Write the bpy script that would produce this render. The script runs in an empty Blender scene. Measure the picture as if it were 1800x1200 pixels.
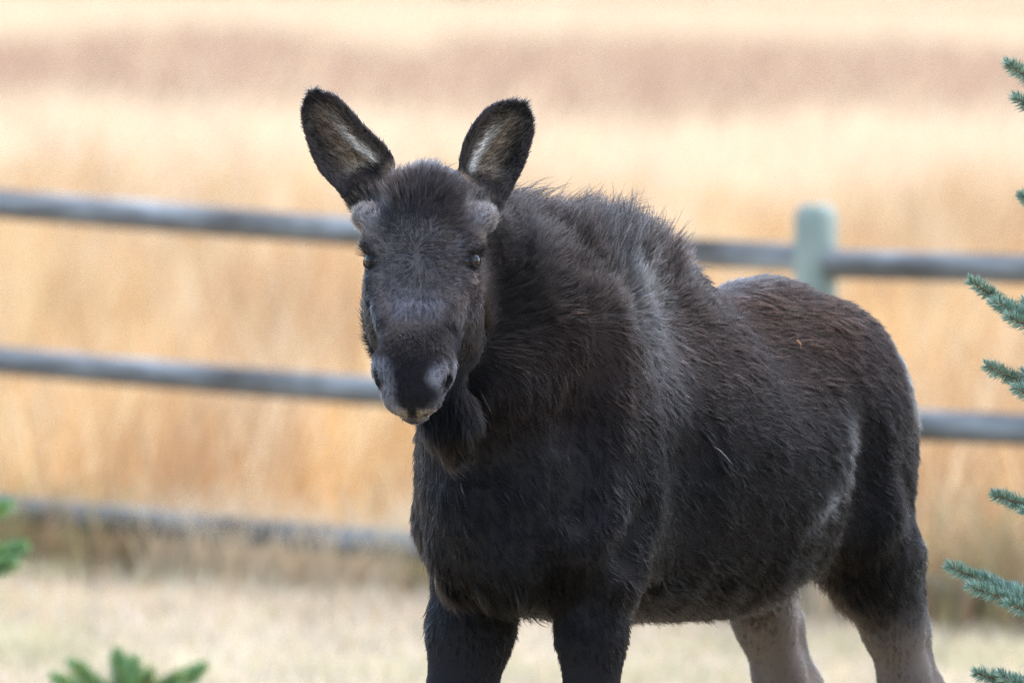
import bpy, math, random
import numpy as np
from mathutils import Vector, Matrix

rng = np.random.default_rng(11)
random.seed(11)
SC = bpy.context.scene
COL = SC.collection
R = math.radians

# ------------------------------------------------------------------ camera, sky, sun, exposure
CAM = np.array([0.0, -20.0, 2.03]); FPX = 20000.0
cam_d = bpy.data.cameras.new('camera'); cam = bpy.data.objects.new('camera', cam_d); COL.objects.link(cam)
cam.location = CAM; cam.rotation_euler = (R(90) - math.atan(743 / FPX), 0, 0)
cam_d.lens = 400; cam_d.sensor_width = 36; cam_d.clip_start = 0.5; cam_d.clip_end = 3000
cam_d.dof.use_dof = True; cam_d.dof.focus_distance = 20.02; cam_d.dof.aperture_fstop = 5.6
SC.camera = cam

SUN_AZ, SUN_EL = R(50), R(66)          # high, from behind and to the right, through thin cloud
wd = bpy.data.worlds.new('World'); SC.world = wd; wd.use_nodes = True
nt = wd.node_tree; nt.nodes.clear()
sky = nt.nodes.new('ShaderNodeTexSky'); sky.sky_type = 'NISHITA'; sky.sun_disc = False
sky.sun_elevation = SUN_EL; sky.sun_rotation = SUN_AZ
sky.air_density = 1.0; sky.dust_density = 2.2; sky.ozone_density = 1.0
bg = nt.nodes.new('ShaderNodeBackground'); bg.inputs['Strength'].default_value = 0.15
wo = nt.nodes.new('ShaderNodeOutputWorld')
nt.links.new(sky.outputs[0], bg.inputs[0]); nt.links.new(bg.outputs[0], wo.inputs[0])
sun_d = bpy.data.lights.new('sun', 'SUN'); sun = bpy.data.objects.new('sun', sun_d); COL.objects.link(sun)
sun_d.energy = 0.55; sun_d.angle = R(55); sun_d.color = (1.0, 0.95, 0.88)
sdir = Vector((math.sin(SUN_AZ) * math.cos(SUN_EL), math.cos(SUN_AZ) * math.cos(SUN_EL), math.sin(SUN_EL)))
sun.rotation_euler = (-sdir).to_track_quat('-Z', 'Y').to_euler(); sun.location = sdir * 30 + Vector((0, 0, 5))
vs = SC.view_settings
vs.view_transform = 'Standard'; vs.look = 'None'; vs.gamma = 1; vs.use_curve_mapping = False
vs.exposure = 2.24
SC.cycles.use_denoising = True; SC.cycles.denoiser = 'OPENIMAGEDENOISE'
SC.cycles.denoising_input_passes = 'RGB_ALBEDO_NORMAL'; SC.cycles.denoising_prefilter = 'NONE'
SC.cycles.max_bounces = 6; SC.cycles.transparent_max_bounces = 8
SC.cycles_curves.shape = 'RIBBONS'; SC.cycles_curves.subdivisions = 2

FUR = True

# ------------------------------------------------------------------ helpers
def w2p(P):
    P = np.asarray(P, float); d = P[..., 1] + 20
    return np.stack([900 + P[..., 0] * FPX / d, -143 + (2.03 - P[..., 2]) * FPX / d], -1)

def tag(o, label=None, cat=None, group=None, kind=None):
    if label: o['label'] = label
    if cat: o['category'] = cat
    if group: o['group'] = group
    if kind: o['kind'] = kind
    return o

def empty(name, loc, label=None, cat=None, group=None):
    o = bpy.data.objects.new(name, None); COL.objects.link(o); o.location = loc
    o.empty_display_size = 0.1
    return tag(o, label, cat, group)

def link(name, me, mat=None, parent=None):
    o = bpy.data.objects.new(name, me); COL.objects.link(o)
    if mat: me.materials.append(mat)
    if parent:
        o.parent = parent
        o.matrix_parent_inverse = Matrix.Translation(parent.location).inverted()
    return o

def mesh_np(name, V, Q, smooth=True, col=None):
    """V (n,3), Q (m,3|4) -> mesh, optional per-vertex colour attribute 'tint'"""
    me = bpy.data.meshes.new(name)
    V = np.ascontiguousarray(V, np.float32); Q = np.ascontiguousarray(Q, np.int32)
    k = Q.shape[1]
    me.vertices.add(len(V)); me.vertices.foreach_set('co', V.ravel())
    me.loops.add(Q.size); me.loops.foreach_set('vertex_index', Q.ravel())
    me.polygons.add(len(Q)); me.polygons.foreach_set('loop_start', np.arange(0, Q.size, k, dtype=np.int32))
    me.polygons.foreach_set('use_smooth', np.full(len(Q), smooth))
    me.update(calc_edges=True)
    if col is not None:
        a = me.attributes.new('tint', 'FLOAT_COLOR', 'POINT')
        c4 = np.ones((len(V), 4), np.float32); c4[:, :3] = col
        a.data.foreach_set('color', c4.ravel())
    return me

def _hash(ix, iy, iz, seed):
    n = (ix * 73856093) ^ (iy * 19349663) ^ (iz * 83492791) ^ (seed * 2654435761 & 0x7fffffff)
    n = (n ^ (n >> 13)) * 1274126177 & 0x7fffffff
    n = (n ^ (n >> 16)) * 668265263 & 0x7fffffff
    return ((n >> 3) & 0xfffff) / float(0xfffff)

def vnoise(P, freq, seed=0):
    p = np.asarray(P, np.float64) * freq + 1000.0
    i = np.floor(p).astype(np.int64); f = p - i; f = f * f * (3 - 2 * f)
    out = 0
    for dx in (0, 1):
        wx = f[..., 0] if dx else 1 - f[..., 0]
        for dy in (0, 1):
            wy = f[..., 1] if dy else 1 - f[..., 1]
            for dz in (0, 1):
                wz = f[..., 2] if dz else 1 - f[..., 2]
                out = out + wx * wy * wz * _hash(i[..., 0] + dx, i[..., 1] + dy, i[..., 2] + dz, seed)
    return out          # 0..1

def sstep(a, b, x):
    t = np.clip((x - a) / (b - a), 0, 1); return t * t * (3 - 2 * t)

def norm(v):
    return v / np.maximum(np.linalg.norm(v, axis=-1, keepdims=True), 1e-9)

def mixc(c, col, w):
    return c * (1 - w[..., None]) + np.asarray(col) * w[..., None]

def spline(xs, ys, n=400):
    """Catmull-Rom (non-uniform tangents) table"""
    xs = np.array(xs, float); ys = np.array(ys, float); o = np.argsort(xs); xs = xs[o]; ys = ys[o]
    m = np.gradient(ys, xs)
    t = np.linspace(xs[0], xs[-1], n); k = np.clip(np.searchsorted(xs, t) - 1, 0, len(xs) - 2)
    hh = xs[k + 1] - xs[k]; s = (t - xs[k]) / hh
    v = ((2*s**3-3*s**2+1)*ys[k] + (s**3-2*s**2+s)*hh*m[k] + (-2*s**3+3*s**2)*ys[k+1] + (s**3-s**2)*hh*m[k+1])
    return lambda q: np.interp(q, t, v)

# ------------------------------------------------------------------ materials
def new_mat(name):
    m = bpy.data.materials.new(name); m.use_nodes = True; m.node_tree.nodes.clear()
    return m, m.node_tree.nodes, m.node_tree.links

def noise_mat(name, cols, scale=5, rough=0.8, bump=0.3, bscale=60, stretch=(1, 1, 1), spec=0.3, detail=6, coord='Object'):
    m, N, L = new_mat(name)
    tc = N.new('ShaderNodeTexCoord'); mp = N.new('ShaderNodeMapping'); mp.inputs['Scale'].default_value = stretch
    L.new(tc.outputs[coord], mp.inputs[0])
    n1 = N.new('ShaderNodeTexNoise'); n1.inputs['Scale'].default_value = scale; n1.inputs['Detail'].default_value = detail
    L.new(mp.outputs[0], n1.inputs['Vector'])
    cr = N.new('ShaderNodeValToRGB'); e = cr.color_ramp.elements
    k = len(cols)
    for i, c in enumerate(cols):
        p = 0.28 + 0.44 * i / max(1, k - 1)
        el = e[i] if i < 2 else e.new(p)
        el.position = p
        el.color = (*c, 1)
    L.new(n1.outputs['Fac'], cr.inputs[0])
    n2 = N.new('ShaderNodeTexNoise'); n2.inputs['Scale'].default_value = bscale; n2.inputs['Detail'].default_value = 4
    L.new(mp.outputs[0], n2.inputs['Vector'])
    bp = N.new('ShaderNodeBump'); bp.inputs['Strength'].default_value = bump; bp.inputs['Distance'].default_value = 0.01
    L.new(n2.outputs['Fac'], bp.inputs['Height'])
    b = N.new('ShaderNodeBsdfPrincipled'); b.inputs['Roughness'].default_value = rough
    b.inputs['Specular IOR Level'].default_value = spec
    L.new(cr.outputs[0], b.inputs['Base Color']); L.new(bp.outputs[0], b.inputs['Normal'])
    o = N.new('ShaderNodeOutputMaterial'); L.new(b.outputs[0], o.inputs[0])
    return m

def tint_leaf_mat(name, transl=0.4, rough=0.6, attr='tint'):
    m, N, L = new_mat(name)
    at = N.new('ShaderNodeAttribute'); at.attribute_name = attr
    d = N.new('ShaderNodeBsdfPrincipled'); d.inputs['Roughness'].default_value = rough
    d.inputs['Specular IOR Level'].default_value = 0.25
    t = N.new('ShaderNodeBsdfTranslucent'); mx = N.new('ShaderNodeMixShader'); mx.inputs[0].default_value = transl
    L.new(at.outputs['Color'], d.inputs['Base Color']); L.new(at.outputs['Color'], t.inputs['Color'])
    L.new(d.outputs[0], mx.inputs[1]); L.new(t.outputs[0], mx.inputs[2])
    o = N.new('ShaderNodeOutputMaterial'); L.new(mx.outputs[0], o.inputs[0])
    return m

def plain_mat(name, col, rough=0.5, spec=0.5, coat=0.0, attr=None):
    m, N, L = new_mat(name)
    b = N.new('ShaderNodeBsdfPrincipled'); b.inputs['Base Color'].default_value = (*col, 1)
    b.inputs['Roughness'].default_value = rough; b.inputs['Specular IOR Level'].default_value = spec
    b.inputs['Coat Weight'].default_value = coat; b.inputs['Coat Roughness'].default_value = 0.02
    if attr:
        at = N.new('ShaderNodeAttribute'); at.attribute_name = attr; L.new(at.outputs['Color'], b.inputs['Base Color'])
    o = N.new('ShaderNodeOutputMaterial'); L.new(b.outputs[0], o.inputs[0])
    return m

# ------------------------------------------------------------------ ground
def ground_z(x, y):
    # level lawn, the land falls slightly to the right along the fence
    return -0.022 * np.clip(x, -30, 30) * sstep(4, 12, y) + 0.03 * (vnoise(np.stack([x, y, 0 * x], -1), 0.35, 5) - .5)

M_lawn = noise_mat('lawn_soil', [(.24, .19, .11), (.36, .29, .19), (.44, .37, .26)], 3.0, .95, .6, 40, spec=.1)
M_field = noise_mat('field_soil', [(.22, .15, .08), (.33, .23, .13), (.40, .30, .18)], 0.35, .95, .5, 12, spec=.1)

def fence_y(x):            # the fence line runs a little away from the camera to the left
    return 13.0 - 0.80 * (x - 0.88)

def sheet(name, xs, ys, mat, dz=0.0):
    Xg, Yg = np.meshgrid(xs, ys, indexing='ij'); Zg = ground_z(Xg, Yg) + dz
    V = np.stack([Xg, Yg, Zg], -1).reshape(-1, 3); nx, ny = len(xs), len(ys)
    i = (np.arange(nx - 1)[:, None] * ny + np.arange(ny - 1)).ravel()
    Q = np.stack([i, i + ny, i + ny + 1, i + 1], -1)
    return tag(link(name, mesh_np(name, V, Q), mat), kind='structure')

xs = np.unique(np.concatenate([np.linspace(-700, -12, 30), np.linspace(-12, 12, 50), np.linspace(12, 700, 30)]))
ys = np.unique(np.concatenate([np.linspace(-60, -4, 20), np.linspace(-4, 40, 80), np.linspace(40, 1200, 60)]))
sheet('ground', xs, ys, M_field)
sheet('lawn', np.linspace(-12, 12, 60), np.linspace(-24, 12.2, 80), M_lawn, 0.012)

# ------------------------------------------------------------------ grass blades
def blades(name, P, H, W, lean, C, mat, seg=2, wind=(0.25, -0.1)):
    n = len(P); r = rng
    ang = r.uniform(0, 2 * np.pi, n); sx = np.stack([np.cos(ang), np.sin(ang), 0 * ang], -1)
    la = r.uniform(0, 2 * np.pi, n); ld = np.stack([np.cos(la) * lean + wind[0] * lean, np.sin(la) * lean + wind[1] * lean, 0 * la], -1)
    L_ = seg + 1; V = []
    for k in range(seg):
        t = k / seg
        c = P + ld * (H[:, None] * t * t) + np.array([0, 0, 1.]) * (H * t * (1 - .15 * t))[:, None]
        wv = sx * (W * (1 - t) ** .6 * .5)[:, None]
        V += [c - wv, c + wv]
    V.append(P + ld * H[:, None] + np.array([0, 0, .85]) * H[:, None])
    nv = 2 * seg + 1
    V = np.stack(V, 1).reshape(-1, 3); b = np.arange(n)[:, None] * nv
    T = []
    for k in range(seg - 1):
        j = 2 * k; T += [[j, j + 1, j + 3], [j, j + 3, j + 2]]
    j = 2 * (seg - 1); T.append([j, j + 1, j + 2])
    Q = (b[:, None, :] + np.array(T)[None]).reshape(-1, 3)
    Cc = np.repeat(C, nv, 0)
    o = link(name, mesh_np(name, V, Q, True, Cc), mat)
    return o

def wedge(n, d0, d1, half=0.075, pw=1.0):
    """points spread over the ground seen between two distances from the camera"""
    d = d0 + (d1 - d0) * rng.random(n) ** pw
    x = (rng.random(n) * 2 - 1) * half * d
    return x, d - 20

def pick(n, cols, jit=.15):
    cols = np.array(cols); c = cols[rng.integers(0, len(cols), n)]
    return c * (1 + jit * rng.standard_normal((n, 1)))

M_grass = tint_leaf_mat('dry_grass', .45, .6)
# mown lawn between the moose and the fence
n = 130000
x, y = wedge(n, 16, 36.6, .13, .85)
keep = y < fence_y(x) + .25; x, y = x[keep], y[keep]; n = len(x)
P = np.stack([x, y, ground_z(x, y) + .01], -1)
g = vnoise(P, 1.4, 3)
C = pick(n, [(.56, .465, .34), (.63, .55, .43), (.50, .41, .275), (.48, .43, .28)], .10)
C = mixc(C, (.44, .44, .22), .4 * sstep(.62, .85, g))
C = C * (.78 + .42 * vnoise(P * np.array([1, .45, 1]), 5.0, 13))[:, None]
tag(blades('lawn_grass', P, rng.uniform(.03, .085, n) * (0.7 + .6 * vnoise(P, .9, 8)), rng.uniform(.005, .010, n), .55, np.clip(C, .02, .8), M_grass),
    'short pale straw coloured grass of the mown lawn in front of the fence', 'grass', kind='stuff')
# tall dry grass along and behind the fence
n = 80000
x, y = wedge(n, 30, 75, .125, 1.45)
keep = y > fence_y(x) + .05 + .25 * vnoise(np.stack([x, y, 0 * x], -1), 1.2, 9); x, y = x[keep], y[keep]; n = len(x)
P = np.stack([x, y, ground_z(x, y)], -1)
g = vnoise(P * np.array([1, .3, 1]), 1.1, 21); g2 = vnoise(P * np.array([1, .4, 1]), 3.5, 22)
C = pick(n, [(.63, .385, .165), (.56, .325, .125), (.70, .50, .26), (.50, .285, .115)], .16)
C = mixc(C, (.36, .205, .10), .7 * sstep(.5, .75, g)); C = mixc(C, (.74, .62, .42), .65 * sstep(.52, .75, g2))
ci = np.floor(P[:, :2] / np.array([.16, .45])).astype(np.int64); ch = _hash(ci[:, 0] + 500, ci[:, 1] + 500, 0 * ci[:, 0], 24)
C = C * (.68 + .6 * ch)[:, None]; g = g * (.7 + .6 * ch)
tag(blades('tall_grass', P, rng.uniform(.3, .8, n) * (.5 + .8 * g), rng.uniform(.006, .014, n), .28, np.clip(C, .02, .85), M_grass, 3),
    'tall golden dry meadow grass growing behind the fence rails', 'grass', kind='stuff')
# a fringe of darker, older growth at the foot of the fence
n = 16000
x = rng.uniform(-6.5, 6.5, n); y = fence_y(x) + rng.normal(.05, .18, n)
P = np.stack([x, y, ground_z(x, y)], -1)
C = pick(n, [(.36, .24, .13), (.45, .33, .18), (.28, .2, .11), (.33, .32, .14)], .15)
C = mixc(C, (.62, .50, .33), sstep(.45, .7, vnoise(P, 2.2, 23)))
tag(blades('fence_line_grass', P, rng.uniform(.08, .40, n) * (1 + .5 * sstep(.2, 1.2, x)), rng.uniform(.006, .012, n), .5, np.clip(C, .02, .8), M_grass, 3),
    'rough brown grass growing up around the lowest fence rail', 'grass', kind='stuff')
# the open meadow beyond
n = 82000
x, y = wedge(n, 68, 276, .135, 1.15)
P = np.stack([x, y, ground_z(x, y)], -1)
C = pick(n, [(.69, .535, .355), (.75, .605, .42), (.63, .48, .305)], .08)
tag(blades('meadow_grass', P, rng.uniform(.2, .5, n), rng.uniform(.03, .07, n), .4, np.clip(C, .02, .85), M_grass),
    'pale yellow open meadow of dry grass stretching to the far trees', 'grass', kind='stuff')
# russet band of dry forbs across the meadow
n = 27000
x, y = wedge(n, 98, 172, .14, 1.0)
q = np.stack([x * .25, y * .05, 0 * x], -1)
keep = vnoise(q, 1.0, 31) * .6 + vnoise(q, 2.7, 32) * .4 + .2 * np.clip(1 - np.abs(y + 20 - 132) / 36, 0, 1) > .53
x, y = x[keep], y[keep]; n = len(x)
P = np.stack([x, y, ground_z(x, y)], -1)
C = pick(n, [(.44, .285, .19), (.36, .235, .16), (.48, .33, .22)], .1)
tag(blades('russet_forbs', P, rng.uniform(.25, .7, n), rng.uniform(.03, .07, n), .35, np.clip(C, .02, .8), M_grass),
    'russet brown band of dry forbs crossing the pale meadow', 'grass', kind='stuff')

# ------------------------------------------------------------------ far wood
def far_wood():
    V = []; T = []; k = 0
    for i in range(150):
        x = rng.uniform(-75, 75); y = 256 + rng.uniform(0, 40); h = rng.uniform(7, 15); r = h * rng.uniform(.16, .24)
        z0 = 0.0
        for tier in range(6):
            t0 = .06 + tier * .15; zt = z0 + h * min(1, t0 + .3); zb = z0 + h * t0; rr = r * (1 - t0)
            m = 9
            for j in range(m):
                a = 2 * np.pi * j / m + rng.uniform(-.2, .2); q = rr * rng.uniform(.7, 1.15)
                V.append((x + q * math.cos(a), y + q * math.sin(a), zb + rng.uniform(-.3, .3)))
            V.append((x, y, zt))
            for j in range(m): T.append((k + j, k + (j + 1) % m, k + m))
            k += m + 1
    me = mesh_np('far_wood', np.array(V), np.array(T), False)
    m = noise_mat('far_needles', [(.03, .045, .03), (.06, .08, .05), (.10, .10, .06)], .8, .9, .2, 3)
    tag(link('far_wood', me, m), 'dark conifer wood at the far edge of the meadow', 'wood', kind='stuff')
far_wood()

# ------------------------------------------------------------------ fence
def wood_mat(name, c0, c1, c2, along):
    st = [9, 9, 9]; st[along] = 2.2
    return noise_mat(name, [c0, c1, c2], 1.6, .82, .5, 5, tuple(st), spec=.3)
M_rail = wood_mat('weathered_rail', (.045, .036, .026), (.15, .155, .148), (.30, .325, .32), 0)
M_post = wood_mat('treated_post', (.12, .15, .12), (.22, .265, .22), (.34, .38, .32), 2)

def pole(name, A, B, ra, rb, mat, parent, seg=16, m=18, cap='flat', seed=0):
    """a slightly crooked round pole along local X (rails) or Z (posts), built about its own centre"""
    A = np.array(A, float); B = np.array(B, float); mid = (A + B) / 2; ax = B - A; Lh = np.linalg.norm(ax); ax = ax / Lh
    rows = []; ts = list(np.linspace(0, 1, m))
    prof = [(t, ra + (rb - ra) * t) for t in ts]
    if cap == 'round':
        prof = prof[:-1] + [(1 - .035, rb), (1 - .016, rb * .93), (1 - .006, rb * .80), (1.0, rb * .55)]
    else:
        prof = [(0.0, ra * .9)] + [(.004, ra)] + prof[1:-1] + [(.996, rb), (1.0, rb * .9)]
    loc_axis = 0 if abs(ax[2]) < .5 else 2
    V = []
    for t, rr in prof:
        for j in range(seg):
            a = 2 * np.pi * j / seg
            wob = 1 + .05 * math.sin(3 * a + t * 5 + seed) + .05 * (vnoise(np.array([[t * 6 + seed, a, seed]]), 1.5, 3)[0] - .5)
            u_, v_ = rr * wob * math.cos(a), rr * wob * math.sin(a)
            bend = .012 * math.sin(np.pi * t + seed) if loc_axis == 0 else 0
            V.append(((t - .5) * Lh, u_, v_ + bend) if loc_axis == 0 else (u_, v_, (t - .5) * Lh))
    nr = len(prof); Q = []
    for i in range(nr - 1):
        for j in range(seg):
            a, b = i * seg + j, i * seg + (j + 1) % seg
            Q.append((a, b, b + seg, a + seg) if loc_axis == 2 else (a, a + seg, b + seg, b))
    me = bpy.data.meshes.new(name)
    faces = Q + [tuple(range(seg))[::-1] if loc_axis == 2 else tuple(range(seg)), tuple((nr - 1) * seg + j for j in range(seg)) if loc_axis == 2 else tuple((nr - 1) * seg + j for j in range(seg))[::-1]]
    me.from_pydata([tuple(map(float, v)) for v in V], [], faces)
    me.polygons.foreach_set('use_smooth', [True] * len(Q) + [False] * 2); me.update()
    o = bpy.data.objects.new(name, me); COL.objects.link(o); me.materials.append(mat)
    o.parent = parent
    o.location = Vector(mid) - parent.location
    if loc_axis == 0:
        o.rotation_euler = Vector(ax).to_track_quat('X', 'Z').to_euler()
    return o

fence = empty('post_and_rail_fence', (0.88, 13.0, -.03), 'weathered grey post and rail fence of round poles behind the moose', 'fence')
POST_X = [-6.0, -1.95, 0.88, 3.9, 7.0]
def fxy(x): return np.array([x, fence_y(x)])
# rail heights at each post (they step a little from bay to bay)
RZ = [  # bay: (top,mid,low) at its left end and right end
    [(1.25, .80, .36), (1.18, .71, .26)],
    [(1.170, .700, .245), (1.047, .563, .088)],
    [(1.035, .566, .09), (.985, .52, .05)],
    [(.98, .52, .06), (.95, .49, .03)]]
for i, px in enumerate(POST_X):
    xy = fxy(px); zb = float(ground_z(np.array([px]), np.array([xy[1]]))[0])
    top = [1.38, 1.33, 1.203, 1.14, 1.10][i]
    pole('post', (xy[0], xy[1], zb - .25), (xy[0], xy[1], top), .067, .063, M_post, fence, 20, 10, 'round', i)
for i in range(4):
    a, b = fxy(POST_X[i]), fxy(POST_X[i + 1])
    dv = (b - a) / np.linalg.norm(b - a)
    for k in range(3):
        za, zb = RZ[i][0][k], RZ[i][1][k]
        A = np.array([*(a + dv * .045), za]); B = np.array([*(b - dv * .045), zb])
        pole('rail', A, B, .044 + .003 * ((i + k) % 2), .041 + .003 * ((i + k + 1) % 2), M_rail, fence, 14, 16, 'flat', i * 3 + k)

# ------------------------------------------------------------------ conifers
def tube_geo(path, r0, r1, seg=6):
    path = np.array(path, float); n = len(path); V = []; Q = []
    tg = np.gradient(path, axis=0); tg = norm(tg)
    up = np.array([0, 0, 1.]) if abs(tg[0, 2]) < .9 else np.array([1., 0, 0])
    for i in range(n):
        s = norm(np.cross(tg[i], up)); b = np.cross(s, tg[i]); r = r0 + (r1 - r0) * i / (n - 1)
        for j in range(seg):
            a = 2 * np.pi * j / seg; V.append(path[i] + r * (math.cos(a) * s + math.sin(a) * b))
    for i in range(n - 1):
        for j in range(seg):
            a, b2 = i * seg + j, i * seg + (j + 1) % seg; Q.append((a, b2, b2 + seg, a + seg))
    return np.array(V), np.array(Q)

def needles_on(paths, per_m, length, width, fwd=.75, cols=((.1, .2, .17),), tip_cols=None, sides=3, upbias=.25):
    """rosette of needles round every twig path -> V, T, C"""
    Vs = []; Cs = []; dirs = []; roots = []; lens = []; cl = []
    for path in paths:
        path = np.array(path, float); seg = np.linalg.norm(np.diff(path, axis=0), axis=1); L = seg.sum(); cum = np.concatenate([[0], np.cumsum(seg)])
        n = max(6, int(per_m * L)); s = rng.random(n) ** .95 * L
        p = np.stack([np.interp(s, cum, path[:, k]) for k in range(3)], -1)
        tg = norm(np.stack([np.interp(np.minimum(s + .01, L), cum, path[:, k]) - np.interp(np.maximum(s - .01, 0), cum, path[:, k]) for k in range(3)], -1))
        rv = rng.standard_normal((n, 3)); rv -= (rv * tg).sum(-1, keepdims=True) * tg; rv = norm(rv)
        rv[:, 2] += upbias; rv = norm(rv)
        endw = sstep(L - .02, L, s)
        f = fwd * rng.uniform(.7, 1.3, n) + endw * .8
        d = norm(rv + tg * f[:, None])
        roots.append(p); dirs.append(d); lens.append(length * rng.uniform(.7, 1.12, n) * (1 - .25 * endw))
        c = pick(n, cols, .14); cl.append(c)
    p = np.concatenate(roots); d = np.concatenate(dirs); ln = np.concatenate(lens); c = np.concatenate(cl); n = len(p)
    up = np.array([0, 0, 1.]); s = norm(np.cross(d, up + .01)); b = np.cross(s, d)
    bend = up * .12
    rings = []
    for j in range(sides):
        a = 2 * np.pi * j / sides; o = (math.cos(a) * s + math.sin(a) * b)
        rings.append((p + o * width * .45, p + d * (ln * .55)[:, None] + bend * (ln * .1)[:, None] + o * width * .5))
    V = np.stack([q[0] for q in rings] + [q[1] for q in rings] + [p + (d + bend * .3) * ln[:, None]], 1)
    nv = 2 * sides + 1; T = []
    for j in range(sides):
        k = (j + 1) % sides
        T += [[j, k, sides + k], [j, sides + k, sides + j], [sides + j, sides + k, 2 * sides]]
    Q = (np.arange(n)[:, None, None] * nv + np.array(T)[None]).reshape(-1, 3)
    return V.reshape(-1, 3), Q, np.clip(np.repeat(c, nv, 0), .01, .9)

M_needle = tint_leaf_mat('needle', .15, .45)
M_bark = noise_mat('conifer_bark', [(.09, .06, .045), (.16, .11, .08), (.22, .17, .13)], 12, .9, .8, 60)
M_twig = noise_mat('twig_bark', [(.16, .09, .05), (.24, .13, .07), (.30, .18, .10)], 30, .8, .5, 120)

def p2w(px, py, Y):
    d = Y + 20; return np.array([(px - 900) * d / FPX, Y, 2.03 - (py + 143) * d / FPX])

def curve_pts(pts, n=14):
    pts = np.array(pts, float); t = np.concatenate([[0], np.cumsum(np.linalg.norm(np.diff(pts, axis=0), axis=1))])
    f = [spline(t, pts[:, k]) for k in range(3)]; q = np.linspace(0, t[-1], n)
    return np.stack([g(q) for g in f], -1)

def join_geo(gs):
    V = []; Q = []; k = 0
    for v, q in gs: V.append(v); Q.append(q + k); k += len(v)
    return np.concatenate(V), np.concatenate(Q)

BLUE = [(.22, .33, .24), (.29, .42, .32), (.16, .26, .18), (.38, .50, .40)]
def spruce(base, height, shoots, nbranch, spread, label, name, cols, nlen, nwid, dens, bare=.05, az=(0, 6.283), trunk_r=.035):
    base = np.array(base, float)
    root = empty(name, base, label, 'tree')
    V, Q = tube_geo([base + (0, 0, -.05), base + (.01, 0, height * .5), base + (0, 0.01, height * .97)], trunk_r, .006, 10)
    link('trunk', mesh_np('trunk', V, Q), M_bark, root)
    paths = []; geos = []
    for sh in shoots:                      # branches whose tips reach into the picture
        for (pts, main) in sh:
            cp = curve_pts(pts, 16 if main else 10); paths.append(cp)
            if main and name == 'blue_spruce':       # side twigs nearer the stem
                for k in range(2, 9):
                    for sg in (-1, 1):
                        d = norm(cp[k + 1] - cp[k]); e = norm(np.cross(d, (0, 0, 1.))) * sg; l2 = .10 * rng.uniform(.6, 1.1)
                        paths.append(np.array([cp[k], cp[k] + (d * .7 + e * .6) * l2 * .5, cp[k] + (d * .8 + e * .6) * l2 + (0, 0, .01)]))
    for sh in shoots:
        gs = [tube_geo(curve_pts(pts, 14), .010 if main else .0035, .0022, 6) for pts, main in sh]
        V, Q = join_geo(gs); link('branch', mesh_np('branch', V, Q), M_twig, root)
    V, T, C = needles_on(paths, dens, nlen, nwid, .5, cols)
    allV = [(V, T, C)]
    fill = []
    for i in range(nbranch):
        zt = bare + (1 - bare) * (i + .5) / nbranch; a = rng.uniform(*az); Lb = spread * (1.02 - zt) * rng.uniform(.75, 1.1)
        o = base + (0, 0, height * zt * .96); d = np.array([math.cos(a), math.sin(a), 0])
        pts = [o, o + d * Lb * .5 + (0, 0, -.06 * Lb), o + d * Lb + (0, 0, .10 * Lb)]
        main = curve_pts(pts, 10); sub = []
        for k in range(2, 9):
            for sg in (-1, 1):
                e = np.array([-d[1], d[0], 0]) * sg; l2 = Lb * .34 * (1 - k / 11)
                if l2 > .03: sub.append(np.array([main[k], main[k] + (d * .7 + e * .7) * l2 * .55, main[k] + (d * .75 + e * .62 + np.array([0, 0, .12])) * l2]))
        V, Q = join_geo([tube_geo(main, .004 + .008 * Lb, .002, 5)] + [tube_geo(s_, .003, .0018, 4) for s_ in sub])
        link('branch', mesh_np('branch', V, Q), M_twig, root); fill += [main] + sub
    if fill:
        allV.append(needles_on(fill, dens * .38, nlen, nwid * 1.5, .85, cols, sides=3))
    k = 0; VV = []; TT = []; CC = []
    for V, T, C in allV: VV.append(V); TT.append(T + k); CC.append(C); k += len(V)
    o = link('crown', mesh_np('crown', np.concatenate(VV), np.concatenate(TT), False, np.concatenate(CC)), M_needle, root)
    o['kind'] = 'stuff'
    return root

# blue spruce beside the moose: the tips of its branches, given as tip -> stem
TB = np.array([1.36, .12, 0.0])
def shoot(tip, mid, y0, y1, trunk_z, subs=()):
    a = p2w(*tip, y0); b = p2w(*mid, (y0 + y1) / 2)
    out = [([(TB[0], TB[1], trunk_z), b + (np.array([TB[0], TB[1], trunk_z]) - b) * .5 + (0, 0, -.02), b, a], True)]
    for (s0, s1, dy) in subs:
        out.append(([p2w(*s1, y0 + dy * .3), (p2w(*s0, y0 + dy) + p2w(*s1, y0 + dy * .4)) / 2 + (0, 0, -.003), p2w(*s0, y0 + dy)], False))
    return out
S = [
    shoot((1772, 112), (1830, 152), -.05, .05, 1.70),
    shoot((1784, 172), (1840, 205), .10, .12, 1.62),
    shoot((1797, 345), (1850, 372), -.1, .05, 1.44),
    shoot((1706, 493), (1800, 556), -.05, .06, 1.22, [((1746, 530), (1835, 565), -.05), ((1771, 556), (1860, 590), -.07), ((1800, 530), (1870, 565), .05)]),
    shoot((1735, 643), (1810, 678), -.05, .08, 1.1, [((1783, 682), (1860, 705), -.05), ((1800, 655), (1860, 680), .05)]),
    shoot((1748, 870), (1820, 893), -.02, .08, .90, [((1800, 898), (1870, 915), -.04)]),
    shoot((1668, 995), (1800, 1052), -.06, .05, .74, [((1704, 1030), (1812, 1062), -.06), ((1722, 1012), (1800, 1048), .03), ((1770, 1062), (1850, 1078), -.07), ((1775, 1034), (1850, 1060), .05)]),
    shoot((1716, 1183), (1800, 1210), -.04, .06, .56, [((1760, 1185), (1810, 1215), -.02), ((1790, 1195), (1850, 1220), .03)]),
]
spruce(TB, 3.1, S, 96, .46, 'young blue spruce with pale tipped needles beside the rump of the moose', 'blue_spruce', BLUE, .023, .0016, 4800)
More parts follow.
